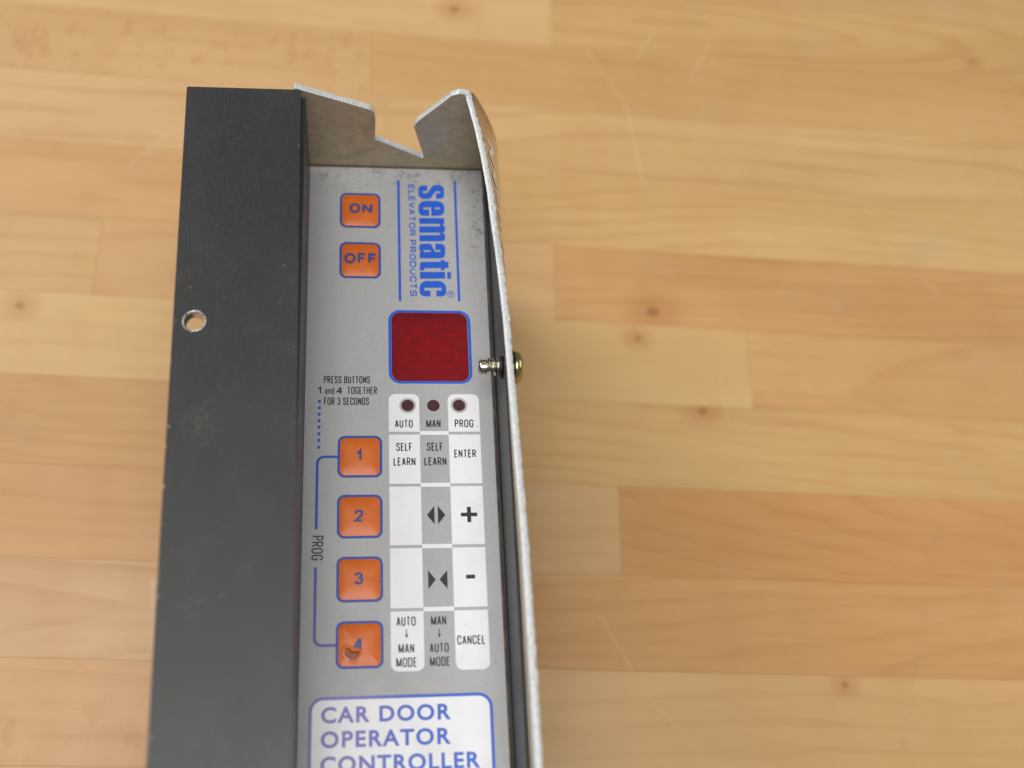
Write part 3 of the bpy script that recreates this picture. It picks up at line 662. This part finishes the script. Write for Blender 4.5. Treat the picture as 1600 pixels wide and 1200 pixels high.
for (vc, s, tb, wt) in ((-66.87, 'ON', (-54.32, -46.2, -69.4, -65.2), .03), (-46.7, 'OFF', (-55.95, -44.7, -49.16, -44.9), .03),
                    (25.75, '1', (-51.85, -49.8, 23.6, 27.5), .035), (45.8, '2', (-52.1, -49.35, 43.8, 47.8), .035), (65.95, '3', (-52.05, -49.35, 63.9, 67.8), .035), (86.0, '4', (-52.2, -49.35, 83.8, 87.9), .035)):
    if s == '4':
        TP = [(-54.37, 86.95), (-53.38, 87.48), (-52.24, 88.3), (-51.5, 88.0), (-50.6, 87.95), (-50.46, 88.7), (-51.1, 89.82), (-51.66, 90.6), (-52.51, 90.71), (-53.65, 90.18), (-54.6, 89.44), (-54.9, 88.58), (-54.65, 87.73)]
        vs, fs, mi = torn_cap(UC, vc, TP)
        me = bpy.data.meshes.new('button'); me.from_pydata([Vector(v) * MM for v in vs], [], fs)
        for m_ in (M_orange, M_torn, M_fray, M_tear_shade): me.materials.append(m_)
        me.polygons.foreach_set('material_index', mi); me.polygons.foreach_set('use_smooth', [True] * len(fs))
        b = link(bpy.data.objects.new('push_button', me), dev, label='orange button with a torn hole in its film'); flip_up(b)
    else:
        vs, fs = cap(UC, vc); b = mesh_obj('push_button', vs, fs, M_orange, dev, smooth=True); flip_up(b)
    flat('button_border', [rrect(UC - 7.1, UC + 7.1, vc - 7.15, vc + 7.15, 2.4), rrect(UC - 6.3, UC + 6.3, vc - 6.35, vc + 6.35, 1.7)], .10, M_navy, b)
    strokes_text('lettering', s, *tb, .84, M_btn_ink, b, 1.0 if len(s) > 1 else .85, gap=.14)

# ------------------------------------------------------------------ bent sheet cover: end flange and right wall in one piece
KV = [(-87.6, -14.6), (-83.3, -14.37), (-71.9, -12.1), (-59.5, -10.3), (-47.4, -9.0), (-35.5, -8.2), (-23.9, -7.25), (-12.7, -6.6), (-1.7, -6.0), (11.2, -5.65), (23.7, -5.34), (35.8, -5.05), (51.5, -4.6), (66.6, -4.2), (81, -4.1), (95, -4.05), (128, -3.87), (VE, -3.7)]
def utop(v):
    for (a, x), (b, y) in zip(KV, KV[1:]):
        if v <= b: return x + (y - x) * (max(v, a) - a) / (b - a)
    return KV[-1][1]
def uout(v, h, ht=43.5):
    if h <= 9: return -1.8
    return -1.8 + (utop(v) + 1.8) * ((h - 9) / (ht - 9)) ** 1.45
TH = 2.0
random.seed(21)
vs, fs, mi = [], [], []
vlist = []; v = -87.6
while v < VE: vlist.append(v); v += 1.1 if v < 135 else 8
vlist.append(VE)
hs = [-89.8, -40, 0, 9, 13, 17, 21, 25, 29, 33, 36, 39, 41.5, 43.2]
dents = [(-41, .7), (-25, .5), (-2.2, .9), (56, .5), (69, .9), (98, 1.0), (105, .6), (31, .4)]
row = []
for v in vlist:
    r = []
    cap_h = 43.2 - (2.2 * max(0, (-84.2 - v) / 3.4) if v < -84.2 else 0)
    for h in hs: r.append((uout(v, h), min(h, cap_h)))
    ut = uout(v, 43.2)
    j1 = random.uniform(-.10, .14) + .12 * math.sin(v * 1.9); dn = sum(a * math.exp(-((v - c) / .8) ** 2) for c, a in dents)
    r[-1] = (ut + j1 * .8 + dn * .35, cap_h)                       # ragged painted lip
    r.append((ut - .55 + random.uniform(-.04, .04), cap_h + .28 + random.uniform(-.05, .05) - dn * .3))
    r.append((ut - 1.25 + random.uniform(-.04, .04), cap_h + .33 + random.uniform(-.05, .05)))
    r.append((ut - TH + random.uniform(-.03, .03), cap_h + .02))
    for h in hs[::-1][1:]: r.append((uout(v, h) - TH, min(h, cap_h - .1)))
    row.append([len(vs) + i for i in range(len(r))]); vs += [P(u, v, h) for u, h in r]
nh = len(hs); m = len(row[0])
for a, b in zip(row, row[1:]):
    for i in range(m):
        k = (i + 1) % m
        fs.append((a[i], a[k], b[k], b[i])); mi.append(0 if i < nh - 1 else (1 if i < nh + 2 else (2 if i < m - 1 else 0)))
fs.append(tuple(row[0])); mi.append(0); fs.append(tuple(reversed(row[-1]))); mi.append(1)
def multi(name, vs, fs, mi, mats, parent, smooth=False, **k):
    me = bpy.data.meshes.new(name); me.from_pydata([Vector(v) * MM for v in vs], [], fs)
    for m_ in mats: me.materials.append(m_)
    me.polygons.foreach_set('material_index', mi)
    bm = bmesh.new(); bm.from_mesh(me); bmesh.ops.recalc_face_normals(bm, faces=bm.faces); bm.to_mesh(me); bm.free()
    if smooth: me.polygons.foreach_set('use_smooth', [i != 1 for i in mi])
    return link(bpy.data.objects.new(name, me), parent, **k)
cover = multi('cover_sheet', vs, fs, mi, (M_out, M_cut, M_zinc), dev, True, label='bare and black painted cover sheet with its long wall leaning inward')
# white stencilled strokes on the outside of the leaning wall
strokes = [[(-73.0, 35.5), (-75.0, 26.0)], [(-74.9, 26.3), (-66.8, 36.3)], [(-66.5, 36.5), (-66.8, 27.5)], [(-62.0, 37.5), (-63.2, 27.0)], [(-62.6, 30.0), (-57.8, 36.8)], [(-57.5, 37.2), (-59.0, 27.0)], [(-54.0, 37.0), (-55.0, 28.0)],
           [(-50.5, 36.5), (-51.2, 28.0)], [(-45.0, 36.0), (-46.5, 27)], [(-41.0, 36.0), (-42, 28)], [(-34.0, 35.5), (-35.5, 25.0)], [(-29.5, 35.0), (-31.0, 19.0)]]
sv, sf = [], []
for si, ((v0, h0), (v1, h1)) in enumerate(strokes):
    N = 8; dv, dh = v1 - v0, h1 - h0; L = math.hypot(dv, dh); nv, nh_ = -dh / L, dv / L
    for k in range(N + 1):
        s = k / N; wd = .72 * (0.45 + math.sin(math.pi * min(1, s * .85 + .12)))
        for sg in (-1, 1):
            a, b = v0 + dv * s + nv * wd * sg, h0 + dh * s + nh_ * wd * sg
            sv.append(P(uout(a, b) + .09 + .03 * (si % 3), a, b))
        if k: q = len(sv) - 4; sf.append((q, q + 1, q + 3, q + 2))
mesh_obj('stencil_stroke', sv, sf, M_stroke, cover, label='white painted strokes on the outside of the cover')

# end flange
F = [(-72.3, 42.85, .6), (-46.4, 32.4, 3.0), (-45.55, 27, 1.0), (-45.5, 16.2, .5), (-44.2, 15.7, .4), (-28.3, 6.0, .35), (-28.7, 9.5, 0), (-32.5, 24.5, 1.2), (-31.2, 27.4, .8), (-20.8, 41.6, 1.6), (-18.2, 43.0, 1.2), (-14.9, 42.2, 1.2),
     (-11.2, 36.0, 2), (-6.6, 25, 3), (-2.6, 14.0, 3), (-1.9, 5, 0), (-1.9, -89.8, 0), (-72.3, -89.8, .5)]
fp = fillet(F, 6); n = len(fp)
VI, VO = -85.5, -87.55
vs = []
loops = []
for (v, ins) in ((VI, .0), (VI - .3, -.18), (VO + .3, -.18), (VO, .0)):
    L = []
    for i, (u, h) in enumerate(fp):
        a = Vector(fp[i - 1]); c = Vector(fp[(i + 1) % n]); d = (c - a).normalized(); nn = Vector((-d.y, d.x))
        jj = random.uniform(-.05, .05) if h > 4 else 0
        L.append(len(vs)); vs.append(P(u + nn.x * (-ins + jj) * -1, v, h + nn.y * (-ins + jj) * -1))
    loops.append(L)
tri = tessellate_polygon([[Vector((u, h, 0)) for u, h in fp]])
fs = [tuple(loops[0][i] for i in f) for f in tri]; mi = [2] * len(fs)
fs += [tuple(loops[3][i] for i in reversed(f)) for f in tri]; mi += [0] * len(tri)
for A_, B_ in zip(loops, loops[1:]):
    for i in range(n): fs.append((A_[i], A_[(i + 1) % n], B_[(i + 1) % n], B_[i])); mi.append(1)
multi('end_flange', vs, fs, mi, (M_out, M_cut, M_zinc), cover, label='notched bare metal end flange of the cover')
box('end_plate', -71.4, -4.2, VE - 1.9, VE - .2, -89.9, 41, M_black, dev, bevel=.3)

# ------------------------------------------------------------------ screw through the cover wall
VS, HS = 2.3, 18.0
def lathe_u(prof, n=40, thread=None):
    vs, fs = [], []
    for j, (u, r) in enumerate(prof):
        for i in range(n):
            a = 2 * math.pi * i / n; rr = r + (thread(u, a) if thread else 0)
            vs.append(P(u, VS + rr * math.cos(a), HS + rr * math.sin(a)))
    for j in range(len(prof) - 1):
        for i in range(n): fs.append((j * n + i, j * n + (i + 1) % n, (j + 1) * n + (i + 1) % n, (j + 1) * n + i))
    fs.append(tuple(range(n))); fs.append(tuple((len(prof) - 1) * n + i for i in range(n)))
    return vs, fs
tp = []; u = -12.9
while u < -2.4: tp.append((u, (2.4 if u > -12.7 else 2.05) if u < -6.6 else 1.0)); u += .13
vs, fs = lathe_u(tp, 40, lambda u, a: (.62 * max(0, math.cos((u / 1.55) * 2 * math.pi + a)) ** 1.5 if -10.2 < u < -6.7 else -.35 * (abs(u + 10.4) < .2)))
shank = mesh_obj('screw', vs, fs, M_steel, dev, smooth=True, label='round headed screw through the cover wall, its thread tip over the keypad')
vs, fs = lathe_u([(-6.75, 2.2), (-6.8, 2.9), (-6.5, 3.5), (-5.6, 3.6)]); mesh_obj('grommet', vs, fs, M_rail, shank, smooth=True)
hu = uout(VS, HS)
vs, fs = lathe_u([(hu - .1, 3.0), (hu + .0, 5.0), (hu + .15, 5.45), (hu + 1.3, 5.5), (hu + 2.0, 5.3), (hu + 2.8, 4.7), (hu + 3.4, 3.7), (hu + 3.75, 2.5), (hu + 3.85, 1.2), (hu + 3.2, 1.0)])
mesh_obj('screw_head', vs, fs, M_brass, shank, smooth=True)
